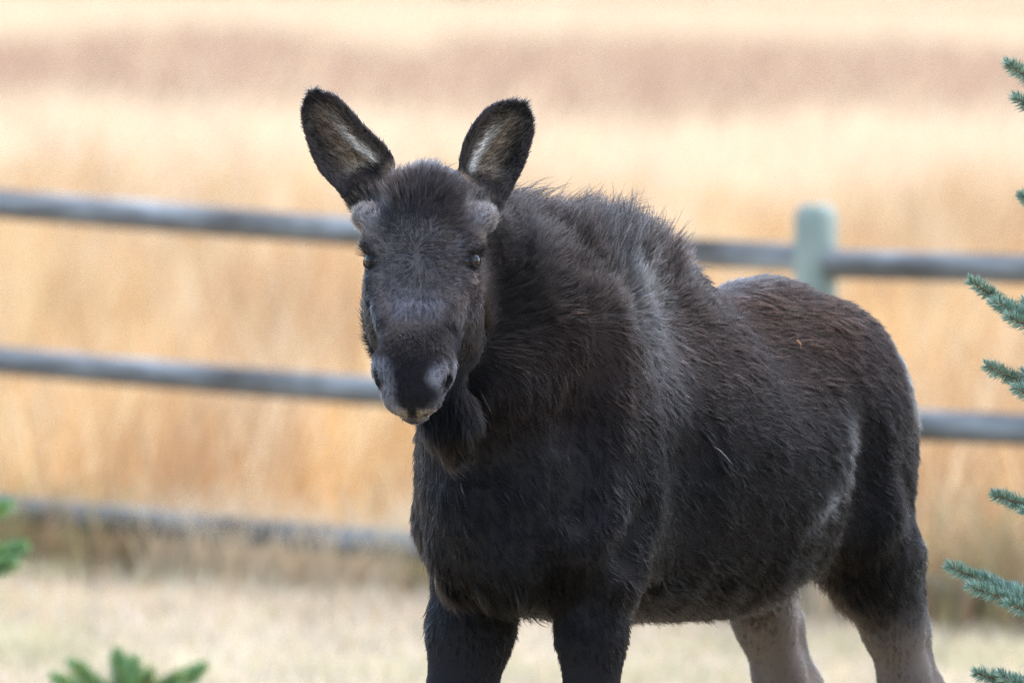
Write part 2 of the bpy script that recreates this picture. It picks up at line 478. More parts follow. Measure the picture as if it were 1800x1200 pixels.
# green fir seedlings standing nearer the camera
GREEN = [(.16, .34, .12), (.22, .40, .18), (.42, .42, .09), (.16, .36, .22)]
Yf = -4.6
def tip(px, py, dx, dy, dz=0):
    a = p2w(px, py, Yf); b = a + np.array([dx, dz, dy]); return (a, b)
def fir(base, height, tips, label, spread):
    base = np.array(base, float); S2 = []
    for (px, py, jx, jy, yy) in tips:
        a = p2w(px, py, Yf + yy); j = p2w(jx, jy, Yf + yy * .3)
        q = np.array([base[0], base[1], min(j[2] - .02, height * .97)])
        S2.append([([q, j, (a + j) / 2 + (0, 0, -.004), a], True)])
    return spruce(base, height, S2, 26, spread, label, 'fir_sapling', GREEN, .020, .0022, 7000, trunk_r=.016)
b0 = p2w(225, 1230, Yf)
fir((b0[0], Yf, 0), b0[2] + .02, [(205, 1150, 215, 1235, .0), (128, 1168, 195, 1225, -.02), (235, 1160, 228, 1230, .05), (355, 1175, 265, 1225, .03), (95, 1192, 185, 1240, .04), (262, 1185, 235, 1235, -.06), (312, 1190, 240, 1240, -.05)],
    'green fir sapling with a cluster of upturned shoots in front of the lawn', .30)
b1 = p2w(-140, 1000, Yf)
fir((b1[0], Yf + .1, 0), b1[2] + .35, [(40, 962, -60, 985, .0), (12, 890, -70, 915, .05), (20, 990, -60, 1005, -.05)],
    'green fir sapling showing only two side shoots before the lowest fence rail', .16)

# ------------------------------------------------------------------ moose: one surface from a distance field
GO = np.array([-.44, -.36, -.02]); GH = .0056
GN = np.ceil((np.array([.94, 1.66, 1.76]) - GO) / GH).astype(int)
F = np.full(GN, 1.0, np.float32)
GX = (GO[0] + GH * np.arange(GN[0])).astype(np.float32)
GY = (GO[1] + GH * np.arange(GN[1])).astype(np.float32)
GZ = (GO[2] + GH * np.arange(GN[2])).astype(np.float32)

def block(lo, hi):
    i0 = np.clip(np.floor((np.array(lo) - GO) / GH).astype(int), 0, GN - 1); i1 = np.clip(np.ceil((np.array(hi) - GO) / GH).astype(int) + 1, 1, GN)
    sl = tuple(slice(a, b) for a, b in zip(i0, i1))
    return sl, GX[sl[0]][:, None, None], GY[sl[1]][None, :, None], GZ[sl[2]][None, None, :]

def smin(a, b, k):
    h = np.maximum(k - np.abs(a - b), 0) / k
    return np.minimum(a, b) - h * h * (k * .25)

def smax(a, b, k): return -smin(-a, -b, k)

def add(sl, d, k): F[sl] = smin(F[sl], d, k)
def cut(sl, d, k): F[sl] = smax(F[sl], -d, k)

TH = R(33.0)
BF = np.array([-math.sin(TH), -math.cos(TH), 0]); BL = np.array([math.cos(TH), -math.sin(TH), 0]); UP = np.array([0, 0, 1.])
BO = np.array([.046, .40, 0.0])
def B(u, v, z): return BO + BF * u + BL * v + UP * z            # body frame -> world
def to_body(P):
    q = np.asarray(P) - BO
    return q @ BF, q @ BL, q[..., 2]

def limb(pts, rad, k=.04, sq=None, neg=False):
    """chain of round cones; sq=(axis, factor) flattens the section along an axis"""
    pts = [np.array(p, float) for p in pts]
    for (a, ra), (b, rb) in zip(zip(pts[:-1], rad[:-1]), zip(pts[1:], rad[1:])):
        m = max(ra, rb) * (1.0 if not sq else max(1, 1 / sq[1])) + k + .02
        sl, X, Y, Z = block(np.minimum(a, b) - m, np.maximum(a, b) + m)
        ba = b - a; dx, dy, dz = X - a[0], Y - a[1], Z - a[2]
        t = np.clip((dx * ba[0] + dy * ba[1] + dz * ba[2]) / (ba @ ba), 0, 1)
        px, py, pz = dx - t * ba[0], dy - t * ba[1], dz - t * ba[2]
        d2 = px * px + py * py + pz * pz
        if sq:
            ax, f = sq; s = px * ax[0] + py * ax[1] + pz * ax[2]
            d2 = d2 + s * s * (f * f - 1)
        d = np.sqrt(d2) - (ra + (rb - ra) * t)
        (cut if neg else add)(sl, d.astype(np.float32), k)

def ell(c, axes, r, k=.05, neg=False):
    c = np.array(c, float); A = [np.array(a, float) for a in axes]; m = max(r) + k + .02
    sl, X, Y, Z = block(c - m, c + m)
    dx, dy, dz = X - c[0], Y - c[1], Z - c[2]
    k0 = 0; k1 = 0
    for a, rr in zip(A, r):
        s = dx * a[0] + dy * a[1] + dz * a[2]; k0 = k0 + (s / rr) ** 2; k1 = k1 + (s / rr ** 2) ** 2
    k0 = np.sqrt(k0); d = k0 * (k0 - 1) / np.maximum(np.sqrt(k1), 1e-6)
    (cut if neg else add)(sl, d.astype(np.float32), k)
BAX = (BF, BL, UP)

# --- trunk of the body, lofted along its length: u, top, bottom, half width, narrowing of the back
ST = np.array([
    [.27, 1.02, .95, .03, .1], [.245, 1.09, .91, .065, .1], [.20, 1.19, .865, .10, .25], [.13, 1.31, .825, .138, .4], [.05, 1.40, .80, .172, .55],
    [-.06, 1.405, .785, .195, .62], [-.20, 1.430, .770, .21, .66], [-.34, 1.445, .760, .222, .64], [-.46, 1.402, .757, .236, .56],
    [-.58, 1.340, .757, .243, .50], [-.70, 1.362, .785, .24, .44], [-.82, 1.364, .84, .222, .38], [-.93, 1.318, .89, .198, .34],
    [-1.01, 1.25, .97, .16, .3], [-1.06, 1.17, 1.03, .11, .2], [-1.09, 1.11, 1.06, .04, .1]])
fT, fBt, fW, fN = [spline(ST[:, 0], ST[:, i]) for i in (1, 2, 3, 4)]
sl, X, Y, Z = block((-.4, -.2, .6), (1.0, 1.75, 1.62))
U = (X - BO[0]) * BF[0] + (Y - BO[1]) * BF[1] + 0 * Z; Vv = (X - BO[0]) * BL[0] + (Y - BO[1]) * BL[1] + 0 * Z
tp, bt, hw, nr_ = fT(U), fBt(U), fW(U), fN(U)
zc = bt + (tp - bt) * .46; zz = (Z - zc)
rz = np.where(zz > 0, tp - zc, zc - bt); qz = zz / np.maximum(rz, .01)
we = np.maximum(hw * (1 - nr_ * np.clip(qz, 0, 1) ** 1.6), .015)
q = (np.abs(Vv / we) ** 2.25 + np.abs(qz) ** 2.25) ** (1 / 2.25)
d = (q - 1) * np.minimum(we, rz) * .85
d = np.maximum(d, np.maximum(U - .265, -1.085 - U))
add(sl, d.astype(np.float32), .01)
del U, Vv, tp, bt, hw, nr_, zc, zz, rz, qz, we, q, d

# --- head frame: a = towards the nose, b = up from the face, c = to the animal's left
HY, HP = R(5.0), R(50)
HE = np.array([-.158, 0.0, 1.427])
Ha = np.array([-math.sin(HY) * math.cos(HP), -math.cos(HY) * math.cos(HP), -math.sin(HP)])
Hb = np.array([-math.sin(HY) * math.sin(HP), -math.cos(HY) * math.sin(HP), math.cos(HP)])
Hc = np.array([math.cos(HY), -math.sin(HY), 0])
def H(a, b, c): return HE + Ha * a + Hb * b + Hc * c
def to_head(P):
    q = np.asarray(P) - HE
    return q @ Ha, q @ Hb, q @ Hc
HAX = (Ha, Hb, Hc)

# --- neck, hump, chest
limb([H(-.13, -.10, 0), (-.05, .26, 1.35), B(.10, 0, 1.30), B(-.10, 0, 1.30)], [.10, .12, .14, .145], .08)
limb([H(-.02, -.16, 0), (-.055, .22, 1.20), B(.10, 0, 1.10)], [.07, .10, .135], .08)
limb([H(-.16, -.07, 0), (-.03, .30, 1.40), B(.0, 0, 1.37), B(-.22, 0, 1.375)], [.07, .085, .082, .075], .07)
ell(B(.12, 0, 1.0), BAX, (.11, .125, .16), .07)                       # breast
ell(B(.14, 0, .90), BAX, (.09, .09, .085), .05)
# shoulders and upper arms
for s in (1, -1):
    ell(B(.01, s * .12, 1.12), BAX, (.12, .075, .24), .06)
    ell(B(-.07, s * .135, .97), BAX, (.12, .065, .12), .05)
    limb([B(.09, s * .095, 1.08), B(.06, s * .115, .95), B(.0, s * .13, .86)], [.065, .078, .075], .05)
# front legs (right one a little ahead)
for s, kn, ft, r0 in ((1, .005, .0, .062), (-1, .07, .12, .078)):
    limb([B(-.01, s * .13, .92), B(.015 + kn * .2, s * .125, .75), B(.02 + kn * .6, s * .13, .60), B(.03 + kn, s * .13, .47), B(.02 + ft * .85, s * .13, .42)],
         [.074, r0 * .92, r0 * .78, .046, .044], .035)
    limb([B(.02 + ft * .85, s * .13, .44), B(.01 + ft, s * .13, .26), B(.01 + ft, s * .13, .13)], [.046, .030, .036], .03)
    limb([B(.01 + ft, s * .13, .13), B(.05 + ft, s * .13, .075)], [.036, .036], .02)
    for t in (-1, 1):
        limb([B(.05 + ft, s * .13 + t * .018, .07), B(.085 + ft, s * .13 + t * .024, .022)], [.028, .030], .008)
        limb([B(-.005 + ft, s * .13 + t * .018, .11), B(-.02 + ft, s * .13 + t * .022, .085)], [.014, .011], .006)
# haunches and hind legs
for s in (1, -1):
    ell(B(-.86, s * .11, 1.08), BAX, (.19, .105, .225), .06)
    ell(B(-.93, s * .118, .93), BAX, (.12, .08, .19), .05)
    limb([B(-.80, s * .15, 1.02), B(-.84, s * .157, .93), B(-.93, s * .14, .85)], [.075, .072, .068], .045)
    limb([B(-.95, s * .145, .84), B(-1.0, s * .14, .72), B(-1.05, s * .138, .61), B(-1.10, s * .135, .53)], [.080, .058, .046, .042], .04, (BL, 1.12))
    limb([B(-1.03, s * .14, .84), B(-1.08, s * .138, .70), B(-1.145, s * .135, .585), B(-1.15, s * .135, .545)], [.045, .024, .024, .034], .035)
    limb([B(-1.12, s * .135, .545), B(-1.115, s * .13, .33), B(-1.09, s * .13, .14)], [.048, .033, .036], .03)
    limb([B(-1.09, s * .13, .14), B(-1.05, s * .13, .08)], [.036, .036], .02)
    for t in (-1, 1):
        limb([B(-1.05, s * .13 + t * .018, .075), B(-1.01, s * .13 + t * .024, .022)], [.028, .030], .008)
        limb([B(-1.11, s * .13 + t * .018, .115), B(-1.125, s * .13 + t * .022, .09)], [.014, .011], .006)
# hip bone, tail
limb([B(-1.05, 0, 1.17), B(-1.11, 0, 1.09)], [.03, .016], .03)
# hollows: flank, in front of the haunch, behind the shoulder, between the forelegs
ell(B(-.77, .262, .96), BAX, (.055, .055, .17), .05, True); ell(B(-.77, -.262, .96), BAX, (.055, .055, .17), .05, True)
ell(B(-.20, .245, 1.0), BAX, (.06, .04, .22), .07, True)
for s in (1, -1):
    ell(B(.165, s * .058, .905), BAX, (.07, .05, .085), .03)               # pectorals
    if s > 0: limb([B(.04, s * .22, 1.30), B(.12, s * .195, 1.12), B(.13, s * .18, .98)], [.016, .034, .02], .07, None, True)   # neck and shoulder furrow
    limb([B(-.13, s * .25, 1.22), B(-.175, s * .262, 1.05), B(-.14, s * .25, .90)], [.014, .036, .026], .07, None, True)  # behind the shoulder
    limb([B(-.02, s * .228, .97), B(.03, s * .215, .90)], [.014, .024], .05, None, True)                                   # above the elbow

# --- head loft: a, top, bottom, half width, jaw half width factor
HT = np.array([
    [-.225, -.03, -.06, .02, .8], [-.205, .0, -.09, .042, .9], [-.165, .032, -.125, .062, 1.0], [-.12, .044, -.15, .080, 1.0], [-.06, .040, -.165, .095, 1.0],
    [0, .030, -.168, .095, 1.0], [.05, .020, -.155, .089, .96], [.10, .014, -.132, .079, .9], [.14, .017, -.112, .070, .85],
    [.18, .030, -.098, .064, .8], [.215, .038, -.085, .063, .74], [.25, .034, -.074, .062, .66], [.28, .018, -.062, .053, .6], [.302, -.002, -.053, .041, .55], [.318, -.025, -.045, .02, .5]])
gT, gB, gW, gJ = [spline(HT[:, 0], HT[:, i]) for i in (1, 2, 3, 4)]
sl, X, Y, Z = block((-.42, -.45, 1.0), (.1, .35, 1.72))
dx, dy, dz = X - HE[0], Y - HE[1], Z - HE[2]
a_, b_, c_ = [dx * q[0] + dy * q[1] + dz * q[2] for q in HAX]
tp, bt, hw, jw = gT(a_), gB(a_), gW(a_), gJ(a_)
zc = bt + (tp - bt) * .62; zz = b_ - zc; rz = np.where(zz > 0, tp - zc, zc - bt); qz = zz / np.maximum(rz, .01)
we = np.maximum(hw * np.where(qz < 0, 1 + (jw - 1) * np.clip(-qz, 0, 1), 1.0), .01)
q = (np.abs(c_ / we) ** 2.6 + np.abs(qz) ** 2.6) ** (1 / 2.6)
d = (q - 1) * np.minimum(we, rz) * .8
d = np.maximum(d, np.maximum(a_ - .316, -.222 - a_))
add(sl, d.astype(np.float32), .035)
del a_, b_, c_, tp, bt, hw, jw, zc, zz, rz, qz, we, q, d
ell(H(-.125, .022, 0), HAX, (.055, .035, .06), .03)                   # crown bump
ell(H(-.060, .030, 0), HAX, (.05, .022, .045), .03)
for s in (1, -1):
    ell(H(.02, -.10, s * .075), HAX, (.085, .065, .030), .035)        # cheek muscle
    ell(H(-.032, .010, s * .084), HAX, (.034, .024, .024), .02)        # brow
    limb([H(-.075, .0, s * .072), H(-.090, .010, s * .100)], [.030, .026], .012)   # antler button
    ell(H(.033, -.012, s * .083), HAX, (.02, .018, .014), .02)       # lower lid
    limb([H(.05, -.012, s * .078), H(.13, -.004, s * .062)], [.013, .009], .02)      # facial crest
    limb([H(.032, -.020, s * .100), H(.085, -.028, s * .090)], [.010, .006], .010, None, True)   # tear groove
    ell(H(-.002, .0, s * .104), HAX, (.019, .015, .017), .008, True)  # socket
    ell(H(.238, -.006, s * .052), HAX, (.034, .026, .018), .02)       # nostril wing
    limb([H(.244, .012, s * .066), H(.262, .0, s * .061), H(.276, -.016, s * .051)], [.006, .0105, .007], .004, None, True)
    ell(H(.283, -.024, s * .022), HAX, (.026, .026, .026), .02)       # upper lip halves
ell(H(.150, .034, 0), HAX, (.028, .012, .05), .02, True)                # dip above the nose
ell(H(.288, -.062, 0), HAX, (.022, .014, .026), .012)                 # chin
limb([H(.335, -.046, -.06), H(.306, -.052, 0), H(.335, -.046, .06)], [.005, .004, .005], .006, None, True)   # mouth line
# throat and dewlap
limb([H(.16, -.085, .0), H(.08, -.13, .005), H(-.03, -.18, 0)], [.042, .062, .085], .05)
limb([H(.12, -.13, .01), (-.110, .05, 1.145), (-.10, .07, 1.105)], [.03, .040, .030], .04)

# --- ears: cupped leaf shells in their own frame  (origin, axis, opening direction, length)
def ear_frame(p0, p1, Y0, Y1, open_dir):
    a = p2w(*p0, Y0); b = p2w(*p1, Y1); L = np.linalg.norm(b - a); e1 = (b - a) / L
    e3 = np.array(open_dir, float); e3 = norm(e3 - (e3 @ e1) * e1); e2 = np.cross(e1, e3)    # e2: width, e3: opening
    return a, e1, e2, e3, L
EARS = [ear_frame((652, 356), (543, 156), .10, .15, (-.10, -1, .10)), ear_frame((848, 362), (922, 176), .11, .15, (.22, -1, .10))]
EWC = [spline([0, .08, .17, .27, .40, .55, .70, .81, .90, .96, 1.0], [.030, .050, .066, .069, .062, .051, .044, .037, .027, .016, .004]),
       spline([0, .08, .17, .27, .40, .55, .70, .84, .92, .97, 1.0], [.028, .042, .054, .062, .068, .068, .061, .048, .033, .018, .004])]
EWO = [spline([0, .1, .21, .41, .64, .86, .94, 1.0], [.024, .032, .039, .050, .045, .030, .019, .004]),
       spline([0, .1, .2, .36, .63, .87, .95, 1.0], [.020, .027, .033, .038, .038, .026, .016, .004])]
EAR_IN = [np.sign(EARS[0][2] @ np.array([1., 0, 0])), -np.sign(EARS[1][2] @ np.array([1., 0, 0]))]
EW = [(lambda t, c=c, o=o: .5 * (c(t) + o(t)) + .005 * sstep(1.0, .85, t)) for c, o in zip(EWC, EWO)]
EM = [(lambda t, c=c, o=o, g=g: .5 * g * (c(t) - o(t))) for c, o, g in zip(EWC, EWO, EAR_IN)]
def ear_local(P, e):
    o, e1, e2, e3, L = e; q = np.asarray(P) - o; t = (q @ e1) / L
    m = EM[0 if e is EARS[0] else 1](np.clip(t, 0, 1))
    return t, q @ e2 - m, q @ e3
def ear_shell(t, w, W):
    x = np.clip(w / np.maximum(W, .004), -1.2, 1.2)
    return -.034 * (1 - x * x) * (1.15 - .75 * np.clip(t, 0, 1)) - .006
for e, ew, em in zip(EARS, EW, EM):
    o, e1, e2, e3, L = e; ends = np.stack([o, o + e1 * L])
    sl, X, Y, Z = block(ends.min(0) - .09, ends.max(0) + .09)
    dx, dy, dz = X - o[0], Y - o[1], Z - o[2]
    t = (dx * e1[0] + dy * e1[1] + dz * e1[2]) / L; w = dx * e2[0] + dy * e2[1] + dz * e2[2]; g = dx * e3[0] + dy * e3[1] + dz * e3[2]
    W = ew(np.clip(t, 0, 1)); w = w - em(np.clip(t, 0, 1)); ds = ear_shell(t, w, W)
    d = smax(np.abs(g - ds) * .8 - .0065, smax(np.abs(w) - W, np.maximum(-t, t - 1) * L, .008), .008)
    add(sl, d.astype(np.float32), .012)
limb([H(-.135, -.03, -.075), EARS[0][0] + EARS[0][1] * .03 - EARS[0][3] * .024], [.038, .030], .025)
limb([H(-.135, -.03, .075), EARS[1][0] + EARS[1][1] * .03 - EARS[1][3] * .024], [.038, .030], .025)

# --- polygonise (surface nets)
def surface_nets():
    s = F < 0
    cnt = np.zeros(GN - 1, np.uint8)
    for i in (0, 1):
        for j in (0, 1):
            for k in (0, 1):
                cnt += s[i:GN[0] - 1 + i, j:GN[1] - 1 + j, k:GN[2] - 1 + k]
    act = np.argwhere((cnt > 0) & (cnt < 8)); idx = np.full(GN - 1, -1, np.int32)
    idx[tuple(act.T)] = np.arange(len(act))
    corner = {}
    for c in np.ndindex(2, 2, 2): corner[c] = F[act[:, 0] + c[0], act[:, 1] + c[1], act[:, 2] + c[2]]
    acc = np.zeros((len(act), 3)); num = np.zeros(len(act))
    for c in corner:
        for ax in range(3):
            if c[ax] == 0:
                c2 = list(c); c2[ax] = 1; v0, v1 = corner[c], corner[tuple(c2)]
                m = (v0 < 0) != (v1 < 0); t = np.where(m, v0 / np.where(m, v0 - v1, 1), 0)
                p = np.tile(np.array(c, float), (len(act), 1)); p[:, ax] += t
                acc[m] += p[m]; num += m
    V = GO + GH * (act + acc / num[:, None])
    Q = []
    for ax in range(3):
        o = [(1, 2), (2, 0), (0, 1)][ax]
        a = s; sh = [slice(None)] * 3; s0 = list(sh); s1 = list(sh); s0[ax] = slice(0, -1); s1[ax] = slice(1, None)
        d = s[tuple(s0)] != s[tuple(s1)]; e = np.argwhere(d)
        e = e[(e[:, o[0]] > 0) & (e[:, o[1]] > 0) & (e[:, o[0]] < GN[o[0]] - 1) & (e[:, o[1]] < GN[o[1]] - 1)]
        ins = s[tuple(e.T)]
        q = []
        for (i, j) in ((-1, -1), (0, -1), (0, 0), (-1, 0)):
            f = e.copy(); f[:, o[0]] += i; f[:, o[1]] += j; q.append(idx[tuple(f.T)])
        q = np.stack(q, -1); q[~ins] = q[~ins][:, ::-1]; Q.append(q)
    return V, np.concatenate(Q)
MV, MQ = surface_nets()

def fgrad(P):
    """trilinear field gradient -> outward normal"""
    def samp(P):
        g = (P - GO) / GH; i = np.clip(np.floor(g).astype(int), 0, GN - 2); f = g - i; o = 0
        for c in np.ndindex(2, 2, 2):
            w = np.prod(np.where(np.array(c), f, 1 - f), -1); o = o + w * F[i[:, 0] + c[0], i[:, 1] + c[1], i[:, 2] + c[2]]
        return o
    e = GH * 1.1; return norm(np.stack([samp(P + e * np.eye(3)[k]) - samp(P - e * np.eye(3)[k]) for k in range(3)], -1))
# light smoothing of the net
edges = np.concatenate([MQ[:, [0, 1]], MQ[:, [1, 2]], MQ[:, [2, 3]], MQ[:, [3, 0]]])
for it in range(3):
    acc = np.zeros_like(MV); num = np.zeros(len(MV))
    for k in range(3): acc[:, k] = np.bincount(edges[:, 0], MV[edges[:, 1], k], len(MV)) + np.bincount(edges[:, 1], MV[edges[:, 0], k], len(MV))
    num = np.bincount(edges[:, 0], minlength=len(MV)) + np.bincount(edges[:, 1], minlength=len(MV))
    av = acc / num[:, None]; MV = MV + (.5 if it % 2 == 0 else -.4) * (av - MV)
NV = fgrad(MV)

# --- coat colour (pigment), coat length and lie
def regions(P):
    a, b, c = to_head(P)
    head = sstep(-.27, -.20, a) * sstep(.24, .17, np.abs(c)) * sstep(-.24, -.19, b) * sstep(.42, .40, a)
    ears = []
    for e, ew in zip(EARS, EW):
        t, w, g = ear_local(P, e); ears.append((t > .06) & (t < 1.15) & (np.abs(w) < .09) & (np.abs(g + .02) < .06))
    return head, ears

def coat(P, N):
    u, v, z = to_body(P); a, b, c = to_head(P); head, ears = regions(P)
    n1 = vnoise(P, 9, 41); n2 = vnoise(P, 30, 42)
    C = np.tile(np.array([.011, .0095, .0095]), (len(P), 1))
    C = mixc(C, (.018, .016, .0165), sstep(-.05, .10, u))  # chest front lifted in colour to make up for weak front light
    # browner neck, hump and back
    C = mixc(C, (.024, .0130, .0095), .9 * sstep(1.02, 1.32, z + .1 * (n1 - .5)))
    C = mixc(C, (.026, .0150, .0115), .7 * sstep(1.24, 1.36, z) * sstep(-.4, -.7, u))
    # silvery shoulder: greyer hair, with its sheen painted into the colour
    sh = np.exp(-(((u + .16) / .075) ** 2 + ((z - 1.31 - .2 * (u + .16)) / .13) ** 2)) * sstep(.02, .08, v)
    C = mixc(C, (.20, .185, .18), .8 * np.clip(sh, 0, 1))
    # rim light painted into the coat: flank fold, rump, thigh; pale buttock hair
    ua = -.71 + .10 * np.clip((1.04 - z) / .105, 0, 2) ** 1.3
    fl_lit = np.exp(-(((u - ua) / np.where(u > ua, .040, .014)) ** 2)) * sstep(.88, .94, z) * sstep(1.16, 1.06, z)
    C = mixc(C, (.24, .24, .25), np.clip(.9 * fl_lit * (.25 + 1.1 * n2), 0, 1) * sstep(.1, .16, v))  # backlit edge of the barrel, put into the hair colour
    C = mixc(C, (.12, .118, .12), .6 * sstep(-.56, -.62, u) * sstep(-.9, -.7, u) * sstep(.10, .03, np.abs(v + .03)) * sstep(1.3, 1.34, z))  # sky-lit rim along the rump top, painted as paler hair
    rear_lit = sstep(.45, .75, N @ -BF) * sstep(-.95, -1.0, u) * sstep(.75, .85, z)
    C = mixc(C, (.28, .27, .265), .75 * rear_lit)  # backlight on the rear edge of the thigh, painted by facing
    bu = sstep(-.92, -.99, u) * sstep(1.08, 1.13, z) * sstep(1.30, 1.22, z) * sstep(.03, .08, np.abs(v))
    C = mixc(C, (.32, .31, .305), np.clip(.85 * bu * (.4 + .9 * n2), 0, 1))
    # legs: pale grey brown below
    hind = sstep(-.6, -.8, u)
    lowh = sstep(.80, .66, z + .35 * np.clip(np.abs(v) - .15, -.2, .1) + .04 * (n1 - .5)) * hind
    C = mixc(C, (.18, .150, .128), .9 * lowh)
    inner = sstep(.30, -.3, N @ BL * np.sign(v)) * hind * sstep(.88, .72, z)
    C = mixc(C, (.21, .175, .15), .8 * inner)
    C = mixc(C, (.20, .165, .14), .7 * sstep(.50, .38, z) * (1 - hind))
    C = mixc(C, (.025, .022, .02), .95 * sstep(.075, .055, z))
    # face
    Hc_ = np.tile(np.array([.062, .052, .049]), (len(P), 1))
    Hc_ = mixc(Hc_, (.10, .092, .09), .8 * sstep(-.10, -.02, a) * sstep(.16, .08, a) * sstep(-.02, .02, b))
    Hc_ = mixc(Hc_, (.034, .027, .024), .85 * sstep(-.03, -.08, b))
    Hc_ = mixc(Hc_, (.09, .082, .08), .6 * np.exp(-((a + .14) / .04) ** 2) * sstep(-.03, .02, b))
    bridge = np.exp(-((a - .11) / .03) ** 2) * sstep(-.02, .02, b) * sstep(.06, .03, np.abs(c))
    Hc_ = mixc(Hc_, (.15, .155, .175), .8 * bridge)
    q = .766 * a - .643 * b
    nose = sstep(.100, .122, q + .02 * (n1 - .5)) * sstep(.10, .14, a)
    Hc_ = mixc(Hc_, (.009, .008, .009), .95 * nose)
    tri = np.interp(q, [.15, .20, .24, .258, .27], [.050, .043, .034, .020, .008])     # dark blaze narrowing to the lip
    side = sstep(.150, .180, q + .03 * (n2 - .5)) * sstep(-.010, .014, np.abs(c) - tri + .03 * (n2 - .5) + .03 * (n1 - .5)) * sstep(-.085, -.06, b) * sstep(.15, .19, a)
    Hc_ = mixc(Hc_, (.19, .19, .205), np.clip(.95 * side * (.35 + .9 * n1) * (.6 + .6 * n2), 0, 1))
    lip = sstep(.246, .258, q) * sstep(-.058, -.046, b) * sstep(.22, .25, a) * sstep(.006, .012, np.abs(c))
    Hc_ = mixc(Hc_, (.26, .22, .165), .75 * lip)
    gr = np.exp(-(((b + .026) / .014) ** 2)) * sstep(.02, .035, a) * sstep(.10, .085, a)
    Hc_ = mixc(Hc_, (.014, .011, .011), .85 * gr * sstep(.075, .088, np.abs(c)))
    for s in (1, -1):
        d = np.sqrt((a + .088) ** 2 + (b - .008) ** 2 + (c - s * .094) ** 2)
        Hc_ = mixc(Hc_, (.30, .29, .29), .95 * sstep(.060, .030, d + .015 * (n2 - .5)))
        d = np.sqrt((a - .0) ** 2 + (b - .0) ** 2 + (c - s * .10) ** 2)
        Hc_ = mixc(Hc_, (.018, .014, .013), .8 * sstep(.036, .024, d))
        d = np.sqrt(((a - .263) / 1.3) ** 2 + ((b + .002) / 1.2) ** 2 + (c - s * .058) ** 2)
        Hc_ = mixc(Hc_, (.004, .0035, .0035), .97 * sstep(.0165, .011, d))
    Hc_ = Hc_ * np.array([1.26, 1.20, 1.18])
    dw = np.exp(-(((P[:, 0] + .105) / .06) ** 2 + ((P[:, 2] - 1.12) / .09) ** 2)) * sstep(.16, .08, P[:, 1]) * sstep(-.10, -.13, b)
    Hc_ = mixc(Hc_, (.012, .010, .010), np.clip(1.3 * dw, 0, 1))
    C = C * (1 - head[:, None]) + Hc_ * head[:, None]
    for k, (e, ew, inn) in enumerate(zip(EARS, EW, ears)):
        t, w, g = ear_local(P, e); W = ew(np.clip(t, 0, 1)); x = w / np.maximum(W, .01)
        if k == 0: x = x
        hx = x * EAR_IN[k]                                  # +1 = edge next to the crown
        E = np.tile(np.array([.030, .025, .023]), (len(P), 1))
        front = sstep(-.2, .3, N @ e[3])
        tan = np.exp(-((hx - .02) / .44) ** 2) * sstep(.2, .32, t) * sstep(.92, .78, t)
        E = mixc(E, (.26, .20, .14), .85 * tan * front * (.6 + .5 * n2))
        wh = np.exp(-((hx - .42 + .45 * (t - .4)) / .125) ** 2) * sstep(.22, .32, t) * sstep(.82, .6, t)
        E = mixc(E, (.66, .62, .56), .95 * wh * front)
        bs = np.exp(-((hx - .72) / .22) ** 2) * sstep(.0, .05, t) * sstep(.24, .17, t)
        E = mixc(E, (.34, .24, .17), .85 * bs * front)
        dk = np.exp(-((hx - .28) / .06) ** 2) * sstep(.5, .65, t) * sstep(.9, .8, t)
        E = mixc(E, (.06, .05, .04), .7 * dk)
        C[inn] = E[inn] * np.array([1.5, 1.45, 1.4])
    return np.clip(C, .004, .9)

moose = empty('moose', (BO[0], BO[1], 0), 'young dark brown moose with raised ears and antler buttons facing the viewer', 'moose')
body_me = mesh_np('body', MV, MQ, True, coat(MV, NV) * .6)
M_skin = plain_mat('moose_coat_base', (.03, .025, .022), .85, .12, 0, 'tint')
link('body', body_me, M_skin, moose)

